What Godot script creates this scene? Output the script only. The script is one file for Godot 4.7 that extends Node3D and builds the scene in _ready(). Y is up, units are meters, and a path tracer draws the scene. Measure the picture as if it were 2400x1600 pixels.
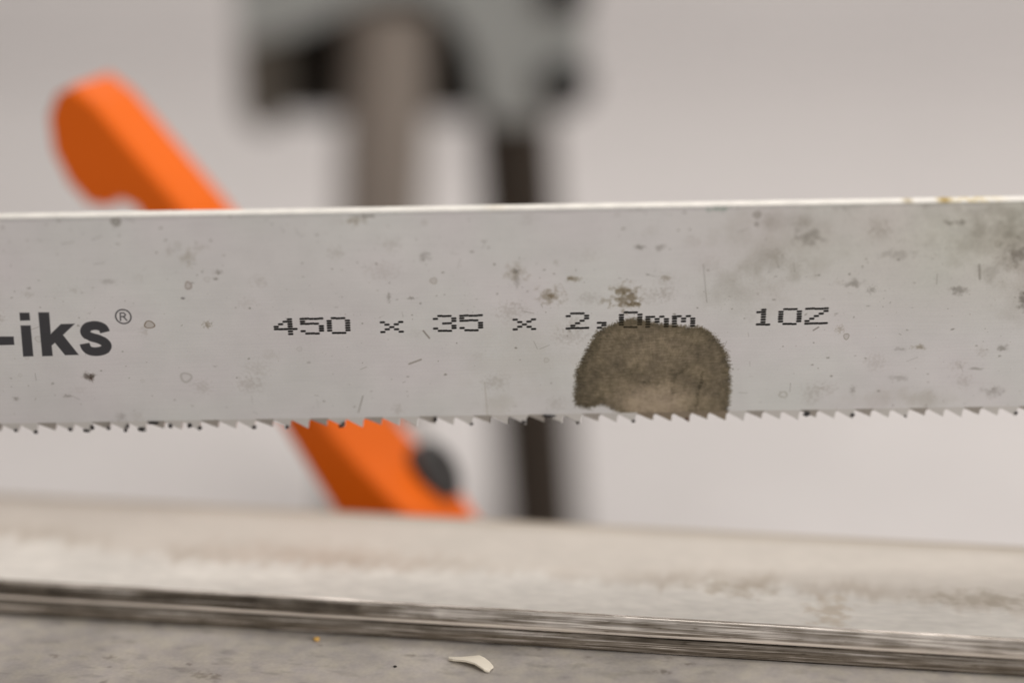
extends Node3D
# A saw blade held in its mitre saw, close up, all in metres (helpers take millimetres where the name says mm).

const MM := 0.001
const YAW := -0.1715      # the saw bed is swung about nine degrees to the blade
var rng := RandomNumberGenerator.new()
# the picture buffer that the paint helpers work on
var pw := 0
var ph := 0
var ppm := 1.0
var u0 := 0.0
var v1 := 0.0
var pr := PackedFloat32Array()
var pg := PackedFloat32Array()
var pb := PackedFloat32Array()

func _ready() -> void:
	rng.seed = 4711
	# ---------------------------------------------------------------- camera, light, exposure
	var cam := Camera3D.new()
	cam.name = "camera"
	add_child(cam)
	var pitch := deg_to_rad(18.0)
	var roll := deg_to_rad(-0.9)
	cam.transform = Transform3D(Basis(Vector3.RIGHT, -pitch) * Basis(Vector3.BACK, roll), Vector3(0, 0.1307, 0.2862))
	cam.fov = 18.05
	cam.near = 0.01
	cam.far = 20.0
	var lens := CameraAttributesPhysical.new()
	lens.frustum_focal_length = 50.0
	lens.frustum_focus_distance = 0.3015
	lens.exposure_aperture = 2.35
	lens.frustum_near = 0.01
	lens.frustum_far = 20.0
	cam.attributes = lens
	cam.keep_aspect = Camera3D.KEEP_HEIGHT
	cam.fov = 18.05
	cam.current = true
	var we := WorldEnvironment.new()
	we.name = "environment"
	var env := Environment.new()
	env.background_mode = Environment.BG_COLOR
	env.background_color = Color(0.58, 0.57, 0.56)
	env.background_energy_multiplier = 1.0
	env.tonemap_mode = Environment.TONE_MAPPER_LINEAR
	env.tonemap_exposure = 1.0
	env.sdfgi_enabled = true
	env.ssao_enabled = true
	env.ssil_enabled = true
	we.environment = env
	add_child(we)
	area_light("ceiling_light", Vector3(0.16, 0.95, -0.32), Vector3(0, 0.0, -0.08), Vector2(0.9, 0.7), 0.68, Color(1.0, 0.98, 0.96))
	area_light("window_light", Vector3(0.85, 0.46, 0.80), Vector3(0, 0.03, 0), Vector2(0.8, 0.6), 0.95, Color(1.0, 0.985, 0.97))
	# ---------------------------------------------------------------- setting
	make_setting()
	make_saw_bed()
	make_blade_guide()
	make_lever()
	make_blade()
	make_crumbs()

func area_light(called: String, at: Vector3, to: Vector3, size: Vector2, energy: float, tint: Color) -> void:
	var l := AreaLight3D.new()
	l.name = called
	l.area_size = size
	l.light_energy = energy
	l.light_color = tint
	l.area_range = 6.0
	l.shadow_enabled = true
	add_child(l)
	l.look_at_from_position(at, to, Vector3.FORWARD if absf((to - at).normalized().y) > 0.9 else Vector3.UP)

# ==================================================================== helpers
func material(tint: Color, rough: float, metal := 0.0, tex: Texture2D = null) -> StandardMaterial3D:
	var m := StandardMaterial3D.new()
	m.albedo_color = tint
	m.roughness = rough
	m.metallic = metal
	if tex:
		m.albedo_texture = tex
	return m

func begin() -> SurfaceTool:
	var st := SurfaceTool.new()
	st.begin(Mesh.PRIMITIVE_TRIANGLES)
	return st

func tri(st: SurfaceTool, a: Vector3, b: Vector3, c: Vector3, out: Vector3, ua := Vector2(), ub := Vector2(), uc := Vector2(), smooth := false) -> void:
	st.set_smooth_group(0 if smooth else 0xFFFFFFFF)
	var n := (b - a).cross(c - a)
	var pts := [a, b, c]
	var uvs := [ua, ub, uc]
	if n.dot(out) > 0.0:               # front faces run clockwise
		pts = [a, c, b]
		uvs = [ua, uc, ub]
	for i in 3:
		st.set_uv(uvs[i])
		st.add_vertex(pts[i])

func quad(st: SurfaceTool, a: Vector3, b: Vector3, c: Vector3, d: Vector3, out: Vector3, uv: Array = [], smooth := false) -> void:
	if uv.is_empty():
		uv = [Vector2(), Vector2(), Vector2(), Vector2()]
	tri(st, a, b, c, out, uv[0], uv[1], uv[2], smooth)
	tri(st, a, c, d, out, uv[0], uv[2], uv[3], smooth)

func box(st: SurfaceTool, lo: Vector3, hi: Vector3, ch := 0.0) -> void:
	# a block with chamfered edges round its top and its upright corners
	var outline := [Vector2(lo.x + ch, lo.z), Vector2(hi.x - ch, lo.z), Vector2(hi.x, lo.z + ch), Vector2(hi.x, hi.z - ch), Vector2(hi.x - ch, hi.z), Vector2(lo.x + ch, hi.z), Vector2(lo.x, hi.z - ch), Vector2(lo.x, lo.z + ch)]
	var mid := (lo + hi) * 0.5
	var inner := []
	for p in outline:
		var toward: Vector2 = Vector2(mid.x, mid.z) - p
		inner.append(p + Vector2(signf(toward.x), signf(toward.y)) * ch * 0.7)
	for i in 8:
		var p: Vector2 = outline[i]
		var q: Vector2 = outline[(i + 1) % 8]
		var out := Vector3((p.x + q.x) * 0.5 - mid.x, 0, (p.y + q.y) * 0.5 - mid.z)
		quad(st, Vector3(p.x, lo.y, p.y), Vector3(q.x, lo.y, q.y), Vector3(q.x, hi.y - ch, q.y), Vector3(p.x, hi.y - ch, p.y), out)
		var pi: Vector2 = inner[i]
		var qi: Vector2 = inner[(i + 1) % 8]
		quad(st, Vector3(p.x, hi.y - ch, p.y), Vector3(q.x, hi.y - ch, q.y), Vector3(qi.x, hi.y, qi.y), Vector3(pi.x, hi.y, pi.y), out + Vector3.UP * out.length())
		tri(st, Vector3(mid.x, hi.y, mid.z), Vector3(pi.x, hi.y, pi.y), Vector3(qi.x, hi.y, qi.y), Vector3.UP)
		tri(st, Vector3(mid.x, lo.y, mid.z), Vector3(p.x, lo.y, p.y), Vector3(q.x, lo.y, q.y), Vector3.DOWN)

func tube(st: SurfaceTool, a: Vector3, b: Vector3, ra: float, rb: float, sides := 28, caps := true) -> void:
	var axis := (b - a).normalized()
	var side := axis.cross(Vector3.RIGHT if absf(axis.x) < 0.8 else Vector3.UP).normalized()
	var other := axis.cross(side)
	for i in sides:
		var p := side * cos(TAU * i / sides) + other * sin(TAU * i / sides)
		var q := side * cos(TAU * (i + 1) / sides) + other * sin(TAU * (i + 1) / sides)
		quad(st, a + p * ra, a + q * ra, b + q * rb, b + p * rb, p + q, [], true)
		if caps:
			tri(st, b, b + p * rb, b + q * rb, axis)
			tri(st, a, a + p * ra, a + q * ra, -axis)

func prism(st: SurfaceTool, outline: PackedVector2Array, frame: Transform3D, depth_of: Callable, ch := 0.0) -> void:
	# the outline (mm, x and y of the frame) is its near face; it runs back along -z of the frame, with a chamfered near edge
	var n := outline.size()
	var centre := Vector2()
	for p in outline:
		centre += p / n
	var near := outline
	if ch > 0.0:
		var shrunk := Geometry2D.offset_polygon(outline, -ch, Geometry2D.JOIN_MITER)
		if shrunk.size() == 1 and shrunk[0].size() == n:
			near = align(outline, shrunk[0])
		else:
			ch = 0.0
	var clockwise := Geometry2D.is_polygon_clockwise(outline)
	var idx := Geometry2D.triangulate_polygon(near)
	for k in range(0, idx.size(), 3):
		tri(st, at(frame, near[idx[k]], 0.0), at(frame, near[idx[k + 1]], 0.0), at(frame, near[idx[k + 2]], 0.0), frame.basis.z)
	idx = Geometry2D.triangulate_polygon(outline)
	for k in range(0, idx.size(), 3):
		var t := []
		for j in 3:
			var p := outline[idx[k + j]]
			t.append(at(frame, p, depth_of.call(p)))
		tri(st, t[0], t[1], t[2], -frame.basis.z)
	for i in n:
		var p := outline[i]
		var q := outline[(i + 1) % n]
		var o2 := (q - p).orthogonal()
		if clockwise:
			o2 = -o2
		# orthogonal() turns left in y-up axes for a counter-clockwise outline: outward is the other side
		o2 = -o2
		var out := frame.basis * Vector3(o2.x, o2.y, 0)
		if Geometry2D.is_point_in_polygon((p + q) * 0.5 + o2.normalized() * 0.01, outline):
			out = -out
		quad(st, at(frame, p, ch), at(frame, q, ch), at(frame, q, depth_of.call(q)), at(frame, p, depth_of.call(p)), out)
		if ch > 0.0:
			quad(st, at(frame, near[i], 0.0), at(frame, near[(i + 1) % n], 0.0), at(frame, q, ch), at(frame, p, ch), out.normalized() + frame.basis.z)

func align(a: PackedVector2Array, b: PackedVector2Array) -> PackedVector2Array:
	var best := 0
	var least := INF
	var n := a.size()
	var flip := Geometry2D.is_polygon_clockwise(a) != Geometry2D.is_polygon_clockwise(b)
	if flip:
		b.reverse()
	for s in n:
		var sum := 0.0
		for i in n:
			sum += a[i].distance_squared_to(b[(i + s) % n])
		if sum < least:
			least = sum
			best = s
	var r := PackedVector2Array()
	for i in n:
		r.append(b[(i + best) % n])
	return r

func at(frame: Transform3D, p: Vector2, back_mm: float) -> Vector3:
	return frame * Vector3(p.x * MM, p.y * MM, -back_mm * MM)

func lump(st: SurfaceTool, at_: Vector3, r: Vector3, seed_: int, rough := 0.3, rings := 7, sides := 12) -> void:
	var nz := FastNoiseLite.new()
	nz.seed = seed_
	nz.frequency = 1.1
	var spot := func(i: int, j: int) -> Vector3:
		var th := PI * i / rings
		var ph_ := TAU * (j % sides) / sides
		var d := Vector3(sin(th) * cos(ph_), cos(th), sin(th) * sin(ph_))
		return at_ + d * r * (1.0 + rough * nz.get_noise_3d(d.x * 2.0, d.y * 2.0, d.z * 2.0) * 1.6)
	for i in rings:
		for j in sides:
			var a: Vector3 = spot.call(i, j)
			var b: Vector3 = spot.call(i, j + 1)
			var c: Vector3 = spot.call(i + 1, j + 1)
			var d: Vector3 = spot.call(i + 1, j)
			var out := (a + b + c + d) * 0.25 - at_
			if i > 0:
				tri(st, a, b, c, out, Vector2(), Vector2(), Vector2(), true)
			if i < rings - 1:
				tri(st, a, c, d, out, Vector2(), Vector2(), Vector2(), true)

func commit(called: String, st: SurfaceTool, mat: Material, parent: Node = self) -> MeshInstance3D:
	st.generate_normals()
	var o := MeshInstance3D.new()
	o.name = called
	o.mesh = st.commit()
	o.material_override = mat
	parent.add_child(o, true)
	return o

func thing(called: String, label: String, category: String, place := Transform3D()) -> Node3D:
	var o := Node3D.new()
	o.name = called
	o.transform = place
	tag(o, label, category)
	add_child(o, true)
	return o

func tag(o: Node, label: String, category: String, group := "") -> void:
	o.set_meta("label", label)
	o.set_meta("category", category)
	if group:
		o.set_meta("group", group)

func noise(seed_: int, freq: float, octaves := 3) -> FastNoiseLite:
	var n := FastNoiseLite.new()
	n.seed = seed_
	n.noise_type = FastNoiseLite.TYPE_SIMPLEX_SMOOTH
	n.frequency = freq
	n.fractal_type = FastNoiseLite.FRACTAL_FBM
	n.fractal_octaves = octaves
	return n

# ==================================================================== painting (u to the right, v up, in millimetres)
func canvas(w: int, h: int, per_mm: float, left: float, top: float) -> void:
	pw = w
	ph = h
	ppm = per_mm
	u0 = left
	v1 = top
	pr.resize(w * h)
	pg.resize(w * h)
	pb.resize(w * h)

func texture() -> ImageTexture:
	var bytes := PackedByteArray()
	bytes.resize(pw * ph * 3)
	for i in pw * ph:
		bytes[i * 3] = int(clampf(pr[i], 0.0, 1.0) * 255.0 + 0.5)
		bytes[i * 3 + 1] = int(clampf(pg[i], 0.0, 1.0) * 255.0 + 0.5)
		bytes[i * 3 + 2] = int(clampf(pb[i], 0.0, 1.0) * 255.0 + 0.5)
	return ImageTexture.create_from_image(Image.create_from_data(pw, ph, false, Image.FORMAT_RGB8, bytes))

func mix(i: int, r: float, g: float, b: float, a: float) -> void:
	pr[i] += (r - pr[i]) * a
	pg[i] += (g - pg[i]) * a
	pb[i] += (b - pb[i]) * a

func window_(lo: Vector2, hi: Vector2) -> Rect2i:
	var x0 := clampi(int((lo.x - u0) * ppm) - 1, 0, pw)
	var x1 := clampi(int((hi.x - u0) * ppm) + 2, 0, pw)
	var y0 := clampi(int((v1 - hi.y) * ppm) - 1, 0, ph)
	var y1 := clampi(int((v1 - lo.y) * ppm) + 2, 0, ph)
	return Rect2i(x0, y0, x1 - x0, y1 - y0)

func seg(p: Vector2, a: Vector2, b: Vector2) -> float:
	var d := b - a
	var t := clampf((p - a).dot(d) / maxf(d.length_squared(), 1e-9), 0.0, 1.0)
	return p.distance_to(a + d * t)

func inside(p: Vector2, poly: PackedVector2Array) -> float:
	# signed distance to the outline, positive inside
	var d := INF
	for i in poly.size():
		d = minf(d, seg(p, poly[i], poly[(i + 1) % poly.size()]))
	return d if Geometry2D.is_point_in_polygon(p, poly) else -d

func fill_poly(poly: PackedVector2Array, c: Color, soft := 0.05) -> void:
	var lo := poly[0]
	var hi := poly[0]
	for p in poly:
		lo = lo.min(p)
		hi = hi.max(p)
	var r := window_(lo - Vector2(soft, soft), hi + Vector2(soft, soft))
	for y in range(r.position.y, r.end.y):
		for x in range(r.position.x, r.end.x):
			var a := clampf(0.5 + inside(Vector2(u0 + (x + 0.5) / ppm, v1 - (y + 0.5) / ppm), poly) / (2.0 * soft), 0.0, 1.0)
			if a > 0.0:
				mix(y * pw + x, c.r, c.g, c.b, a * c.a)

func stroke(path: PackedVector2Array, half: float, c: Color, soft := 0.05, closed := false, flat_ends := false) -> void:
	var lo := path[0]
	var hi := path[0]
	for p in path:
		lo = lo.min(p)
		hi = hi.max(p)
	var pad := Vector2(half + soft, half + soft)
	var r := window_(lo - pad, hi + pad)
	var n := path.size()
	for y in range(r.position.y, r.end.y):
		for x in range(r.position.x, r.end.x):
			var p := Vector2(u0 + (x + 0.5) / ppm, v1 - (y + 0.5) / ppm)
			var d := INF
			for i in (n if closed else n - 1):
				d = minf(d, seg(p, path[i], path[(i + 1) % n]))
			var a := clampf(0.5 + (half - d) / (2.0 * soft), 0.0, 1.0)
			if flat_ends and a > 0.0:
				var e0 := (p - path[0]).dot((path[1] - path[0]).normalized())
				var e1 := (p - path[n - 1]).dot((path[n - 2] - path[n - 1]).normalized())
				if p.distance_to(path[0]) < half * 1.1:
					a *= clampf(0.5 + e0 / (2.0 * soft), 0.0, 1.0)
				if p.distance_to(path[n - 1]) < half * 1.1:
					a *= clampf(0.5 + e1 / (2.0 * soft), 0.0, 1.0)
			if a > 0.0:
				mix(y * pw + x, c.r, c.g, c.b, a * c.a)

func smudge(c: Vector2, r: Vector2, tint: Color, nz: FastNoiseLite, grain := 0.8, cut := 0.0) -> void:
	# a soft uneven stain: its density falls off from the middle and is broken up by noise
	var w := window_(c - r * 1.4, c + r * 1.4)
	for y in range(w.position.y, w.end.y):
		for x in range(w.position.x, w.end.x):
			var p := Vector2(u0 + (x + 0.5) / ppm, v1 - (y + 0.5) / ppm)
			var q := (p - c) / r
			var n := nz.get_noise_2d(p.x, p.y)
			var a := clampf(1.0 - q.length() * 0.8 + n * grain - cut, 0.0, 1.0)
			a = a * a * (3.0 - 2.0 * a)
			if a > 0.0:
				mix(y * pw + x, tint.r, tint.g, tint.b, a * tint.a)

func ring(c: Vector2, r: Vector2, tint: Color, width := 0.25, fill := 0.3) -> void:
	var w := window_(c - r * 1.4, c + r * 1.4)
	for y in range(w.position.y, w.end.y):
		for x in range(w.position.x, w.end.x):
			var q := (Vector2(u0 + (x + 0.5) / ppm, v1 - (y + 0.5) / ppm) - c) / r
			var l := q.length() + 0.08 * sin(q.angle() * 3.0 + c.x)
			var a := clampf(1.0 - absf(l - 0.9) / width, 0.0, 1.0)
			if l < 0.9:
				a = maxf(a, fill)
			mix(y * pw + x, tint.r, tint.g, tint.b, a * tint.a)

# ==================================================================== setting
func make_setting() -> void:
	canvas(512, 512, 1.0, 0.0, 0.0)
	var n1 := noise(5, 0.006)
	var n2 := noise(6, 0.05)
	for y in 512:
		for x in 512:
			var k := 1.0 + 0.035 * n1.get_noise_2d(x, y) + 0.03 * n2.get_noise_2d(x, y)
			var i := y * 512 + x
			pr[i] = 0.82 * k
			pg[i] = 0.803 * k
			pb[i] = 0.797 * k
	var tex := texture()
	var m := material(Color(1, 1, 1), 0.75, 0.0, tex)
	m.uv1_triplanar = true
	m.uv1_world_triplanar = true
	m.uv1_scale = Vector3(1.3, 1.3, 1.3)
	var st := begin()
	box(st, Vector3(-1.4, -0.12, -0.86), Vector3(1.4, -0.085, 0.9))
	var bench := commit("workbench_surface", st, m)
	bench.set_meta("kind", "structure")
	bench.set_meta("label", "pale workbench top the saw stands on, behind the bed")
	bench.set_meta("category", "workbench")
	st = begin()
	box(st, Vector3(-1.4, -0.6, -0.92), Vector3(1.4, 1.3, -0.862))
	var wall := commit("back_wall", st, m)
	wall.set_meta("kind", "structure")
	wall.set_meta("label", "pale grey out of focus wall behind the saw")
	wall.set_meta("category", "wall")

# ==================================================================== the saw bed
func make_saw_bed() -> void:
	var bed := thing("saw_bed", "worn grey metal mitre saw bed with raised pale table strip and stained rounded edge", "saw bed", Transform3D(Basis(Vector3.UP, YAW), Vector3(0, 0, 0.0079)))
	# raised pale table, 34 mm wide, with stains where boards were cut
	canvas(1024, 160, 3.2, -160.0, 0.0)          # v runs from 0 (front edge) to -50
	var n1 := noise(11, 0.05)
	var n2 := noise(12, 0.45)
	var n3 := noise(13, 0.012)
	for y in ph:
		for x in pw:
			var u := u0 + x / ppm
			var v := -y / ppm
			var k := 1.0 + 0.05 * n1.get_noise_2d(u, v * 2.0) + 0.05 * n2.get_noise_2d(u * 0.5, v)
			var i := y * pw + x
			pr[i] = 0.845 * k
			pg[i] = 0.825 * k
			pb[i] = 0.795 * k
			# the back half is browner, with a ragged border like a run of saw cuts
			var border := -13.0 + 2.2 * n2.get_noise_2d(u * 0.7, 11.0) + 0.05 * (-u - 40.0) * (1.0 if u < 20.0 else 0.4) * -1.0 + 2.5 * n1.get_noise_2d(u * 3.0, 7.0) + 5.0 * n3.get_noise_2d(u, 40.0)
			var tint := smoothstep(-1.5, 2.5, border - v)
			var edge := exp(-pow((border - 2.2 - v) / 2.6, 2.0))
			mix(i, 0.755, 0.715, 0.67, tint * 0.5)
			var patch := clampf(0.25 + 1.3 * n1.get_noise_2d(u * 1.2, 3.0) + (0.35 if u > 10.0 else 0.0), 0.0, 1.0)
			mix(i, 0.50, 0.43, 0.35, edge * patch * 0.24)
			# grime along the rear edge
			mix(i, 0.52, 0.46, 0.38, clampf((-29.0 - v) / 4.0, 0.0, 1.0) * 0.65)
	var nz := noise(14, 0.35)
	smudge(Vector2(-34, -15), Vector2(22, 5), Color(0.66, 0.55, 0.47, 0.25), nz)
	smudge(Vector2(30, -12), Vector2(7, 3), Color(0.52, 0.45, 0.36, 0.35), nz)
	smudge(Vector2(66, -13), Vector2(9, 3), Color(0.50, 0.45, 0.37, 0.35), nz)
	smudge(Vector2(44, -6), Vector2(3, 6), Color(0.66, 0.58, 0.48, 0.4), nz)
	var top_tex := texture()
	var st := begin()
	var back := -0.0337
	# top face in strips so that the texture follows it
	quad(st, Vector3(-0.16, 0, -0.0008), Vector3(0.16, 0, -0.0008), Vector3(0.16, 0, back + 0.001), Vector3(-0.16, 0, back + 0.001), Vector3.UP, [Vector2(0, 0.8 / 50.0), Vector2(1, 0.8 / 50.0), Vector2(1, 32.7 / 50.0), Vector2(0, 32.7 / 50.0)])
	quad(st, Vector3(-0.16, 0, back + 0.001), Vector3(0.16, 0, back + 0.001), Vector3(0.16, -0.001, back), Vector3(-0.16, -0.001, back), Vector3(0, 1, -1), [Vector2(0, 0.654), Vector2(1, 0.654), Vector2(1, 0.67), Vector2(0, 0.67)])
	quad(st, Vector3(-0.16, -0.001, back), Vector3(0.16, -0.001, back), Vector3(0.16, -0.0845, back), Vector3(-0.16, -0.0845, back), Vector3(0, 0, -1), [Vector2(0, 0.67), Vector2(1, 0.67), Vector2(1, 0.95), Vector2(0, 0.95)])
	for s in [-0.16, 0.16]:
		quad(st, Vector3(s, 0, -0.0008), Vector3(s, 0, back + 0.001), Vector3(s, -0.0845, back), Vector3(s, -0.0845, -0.0008), Vector3(s, 0, 0))
	var top_mat := material(Color(1.0, 1.0, 1.0), 0.5, 0.0, top_tex)
	commit("raised_table", st, top_mat, bed)
	# its worn rounded front edge, drawn out along the bed
	canvas(2048, 160, 6.4, -160.0, 0.0)
	var s1 := noise(21, 1.0, 4)
	var s2 := noise(22, 1.0, 3)
	var s3 := noise(23, 0.09, 3)
	for y in ph:
		for x in pw:
			var u := u0 + x / ppm
			var f := float(y) / ph
			var fine := s1.get_noise_2d(u * 0.035, f * 24.0)
			var mid := s2.get_noise_2d(u * 0.07, f * 7.0)
			var blot := s3.get_noise_2d(u * 1.4, f * 9.0)
			var l := 0.70 + 0.26 * fine + 0.20 * mid + 0.12 * blot
			l += 0.9 * clampf(fine - 0.22, 0.0, 1.0)
			l -= 0.5 * clampf(-0.34 - s1.get_noise_2d(u * 0.3 + 200.0, f * 14.0), 0.0, 1.0)
			# the upper band is black with grime on the left part
			var left := clampf((-12.0 - u + 14.0 * blot) / 16.0, 0.0, 1.0)
			var band := clampf((f - 0.07 - 0.05 * clampf((u + 75.0) / -20.0, 0.0, 1.0)) / 0.05, 0.0, 1.0) * clampf((0.43 - f) / 0.04, 0.0, 1.0)
			l -= left * band * (0.34 + 0.2 * mid)
			# a bright rubbed line above the groove
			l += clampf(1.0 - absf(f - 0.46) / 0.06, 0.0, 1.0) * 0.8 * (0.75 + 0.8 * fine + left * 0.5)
			# dirt in the groove and in the lower band
			l -= clampf(1.0 - absf(f - 0.57) / 0.055, 0.0, 1.0) * (0.55 + 0.3 * mid)
			l -= clampf((f - 0.60) / 0.05, 0.0, 1.0) * (0.13 + 0.45 * clampf(mid + 0.35 * blot + 0.06, 0.0, 1.0))
			l -= clampf((f - 0.93) / 0.05, 0.0, 1.0) * 0.28
			l += 0.16 * clampf((-52.0 - u) / 10.0, 0.0, 1.0) * clampf(1.0 - absf(f - 0.14) / 0.07, 0.0, 1.0)
			l = clampf(l, 0.11, 1.0)
			var i := y * pw + x
			var warm := clampf(0.75 - l, 0.0, 0.6)
			pr[i] = l * 1.0
			pg[i] = l * (0.96 - 0.15 * warm)
			pb[i] = l * (0.92 - 0.34 * warm)
	var edge_tex := texture()
	var prof := [Vector2(-0.8, 0.0), Vector2(-0.45, -0.08), Vector2(-0.12, -0.34), Vector2(0.2, -0.85), Vector2(0.42, -1.45), Vector2(0.54, -2.05), Vector2(0.5, -2.5), Vector2(0.14, -2.72), Vector2(0.06, -2.95), Vector2(0.36, -3.16), Vector2(0.56, -3.6), Vector2(0.62, -4.3), Vector2(0.5, -4.85), Vector2(0.2, -5.26)]
	var lens_ := [0.0]
	for k in range(1, prof.size()):
		lens_.append(lens_[k - 1] + prof[k].distance_to(prof[k - 1]))
	st = begin()
	var wob := noise(24, 0.03)
	var steps := 160
	var ridge := func(i: int, k: int) -> Vector3:
		var x := -160.0 + 320.0 * i / steps
		var p: Vector2 = prof[k]
		var w := 0.10 * wob.get_noise_2d(x, k * 9.0) if k > 0 and k < prof.size() - 1 else 0.0
		return Vector3(x, p.y + w, p.x + w) * MM
	for i in steps:
		for k in prof.size() - 1:
			var ua: float = float(i) / steps
			var ub: float = float(i + 1) / steps
			var va: float = lens_[k] / lens_[-1]
			var vb: float = lens_[k + 1] / lens_[-1]
			var nrm := Vector3(0, prof[k].x - prof[k + 1].x, -(prof[k + 1].y - prof[k].y))
			nrm.y = absf(nrm.y) if prof[k + 1].x > prof[k].x else -absf(nrm.y)
			quad(st, ridge.call(i, k), ridge.call(i + 1, k), ridge.call(i + 1, k + 1), ridge.call(i, k + 1), nrm, [Vector2(ua, va), Vector2(ub, va), Vector2(ub, vb), Vector2(ua, vb)], true)
	var edge_mat := material(Color(1, 1, 1), 0.27, 0.45, edge_tex)
	commit("edge_rail", st, edge_mat, bed)
	# the cast base plate in front of it
	canvas(1024, 512, 5.0, -102.0, 0.0)
	var b1 := noise(31, 0.045, 4)
	var b2 := noise(32, 0.22, 3)
	var b3 := noise(33, 1.3, 2)
	for y in ph:
		for x in pw:
			var u := x / ppm
			var v := y / ppm
			var big := b1.get_noise_2d(u, v)
			var med := b2.get_noise_2d(u, v)
			var k := 0.765 + 0.11 * big + 0.05 * med + 0.03 * b3.get_noise_2d(u, v)
			k -= 0.10 * clampf(b2.get_noise_2d(u * 0.6 + 50.0, v * 1.4) - 0.22, 0.0, 0.5) * 2.0
			var i := y * pw + x
			pr[i] = k
			pg[i] = k * 0.96
			pb[i] = k * (0.915 - 0.03 * med)
	var bz := noise(34, 0.9)
	for k in 200:
		var c := Vector2(rng.randf_range(-100, 100), rng.randf_range(-100, 0))
		var r := rng.randf_range(0.25, 0.8) * (1.0 if k % 9 else 1.8)
		smudge(c, Vector2(r * rng.randf_range(0.8, 1.8), r), Color(0.33, 0.29, 0.25, rng.randf_range(0.1, 0.42)), bz, 0.9)
	for k in 60:
		smudge(Vector2(rng.randf_range(-100, 100), rng.randf_range(-100, 0)), Vector2(0.35, 0.3), Color(0.86, 0.83, 0.78, rng.randf_range(0.1, 0.35)), bz, 0.6)
	var base_tex := texture()
	st = begin()
	var by := -0.0053
	quad(st, Vector3(-0.16, by, -0.002), Vector3(0.16, by, -0.002), Vector3(0.16, by, 0.22), Vector3(-0.16, by, 0.22), Vector3.UP, [Vector2(-0.278, 0.0), Vector2(1.284, 0.0), Vector2(1.284, 2.17), Vector2(-0.278, 2.17)])
	quad(st, Vector3(-0.16, by, 0.22), Vector3(0.16, by, 0.22), Vector3(0.16, -0.0845, 0.22), Vector3(-0.16, -0.0845, 0.22), Vector3.BACK)
	for s in [-0.16, 0.16]:
		quad(st, Vector3(s, by, -0.002), Vector3(s, by, 0.22), Vector3(s, -0.0845, 0.22), Vector3(s, -0.0845, -0.002), Vector3(s, 0, 0))
	var base_mat := material(Color(0.93, 0.93, 0.93), 0.5, 0.0, base_tex)
	var bump := noise(35, 0.05, 4)
	var bn := NoiseTexture2D.new()
	bn.width = 512
	bn.height = 512
	bn.seamless = true
	bn.noise = bump
	bn.as_normal_map = true
	bn.bump_strength = 1.2
	base_mat.normal_enabled = true
	base_mat.normal_texture = bn
	base_mat.normal_scale = 0.25
	commit("base_plate", st, base_mat, bed)

# ==================================================================== guide bracket and posts behind the bed
func make_blade_guide() -> void:
	var base := Vector3(-0.015, -0.085, -0.2)
	var g := thing("blade_guide", "blurred grey guide bracket with dark arched slot, thick post and thin dark rod", "saw guide", Transform3D(Basis(), base))
	var off := -base
	var cast := material(Color(0.60, 0.61, 0.60), 0.55, 0.1)
	var frame := Transform3D(Basis(), Vector3(0, 0, -0.189) + off)
	var st := begin()
	prism(st, PackedVector2Array([Vector2(-59.5, 96.6), Vector2(17.8, 95.4), Vector2(17.7, 36.5), Vector2(15.5, 32), Vector2(9, 27.6), Vector2(-3.7, 27.8), Vector2(-7.1, 32.3), Vector2(-7.4, 40.3), Vector2(-10.2, 48), Vector2(-15.7, 55), Vector2(-23.4, 57.4), Vector2(-31.1, 55.6), Vector2(-39, 52), Vector2(-45.8, 49.2), Vector2(-59.8, 46.3)]), frame, func(_p): return 40.0, 0.8)
	commit("housing", st, cast, g)
	st = begin()
	frame.origin.z = -0.191 + off.z
	prism(st, PackedVector2Array([Vector2(-60.2, 46.2), Vector2(-54.6, 47.2), Vector2(-51.2, 47.8), Vector2(-50.8, 36.0), Vector2(-51.6, 28.5), Vector2(-53.5, 26.4), Vector2(-57.5, 26.8), Vector2(-60.4, 30.0)]), frame, func(_p): return 36.0, 0.8)
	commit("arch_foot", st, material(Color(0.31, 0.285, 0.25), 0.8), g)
	st = begin()
	frame.origin.z = -0.219 + off.z
	prism(st, PackedVector2Array([Vector2(-53.0, 23.6), Vector2(-6.4, 23.0), Vector2(-6.8, 40.5), Vector2(-9.7, 48.4), Vector2(-15.4, 55.5), Vector2(-23.4, 58), Vector2(-31.3, 56.2), Vector2(-39.2, 52.6), Vector2(-44.5, 50.2), Vector2(-53.0, 48.4)]), frame, func(_p): return 6.0)
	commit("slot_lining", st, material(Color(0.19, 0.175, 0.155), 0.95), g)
	st = begin()
	var a := Vector3(-0.0264, 0.0536, -0.2011)
	var b := Vector3(-0.0303, 0.0048, -0.2071)
	var dir := (b - a) / (a.y - b.y)
	tube(st, a + off, a + dir * (a.y + 0.0848) + off, 0.0102, 0.0102)
	commit("guide_post", st, material(Color(0.56, 0.525, 0.49), 0.5, 0.1), g)
	st = begin()
	a = Vector3(0.0008, 0.0290, -0.2056)
	b = Vector3(0.0061, -0.0686, -0.1967)
	dir = (b - a) / (a.y - b.y)
	tube(st, a + off, a + dir * (a.y + 0.0848) + off, 0.0092, 0.0094)
	commit("rod", st, material(Color(0.20, 0.165, 0.13), 0.9), g)
	for y in [0.0363, 0.0578]:
		st = begin()
		tube(st, Vector3(0.0131, y, -0.1905) + off, Vector3(0.0131, y, -0.185) + off, 0.0058, 0.0052, 20)
		commit("screw", st, material(Color(0.05, 0.05, 0.04), 0.8), g)

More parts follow.
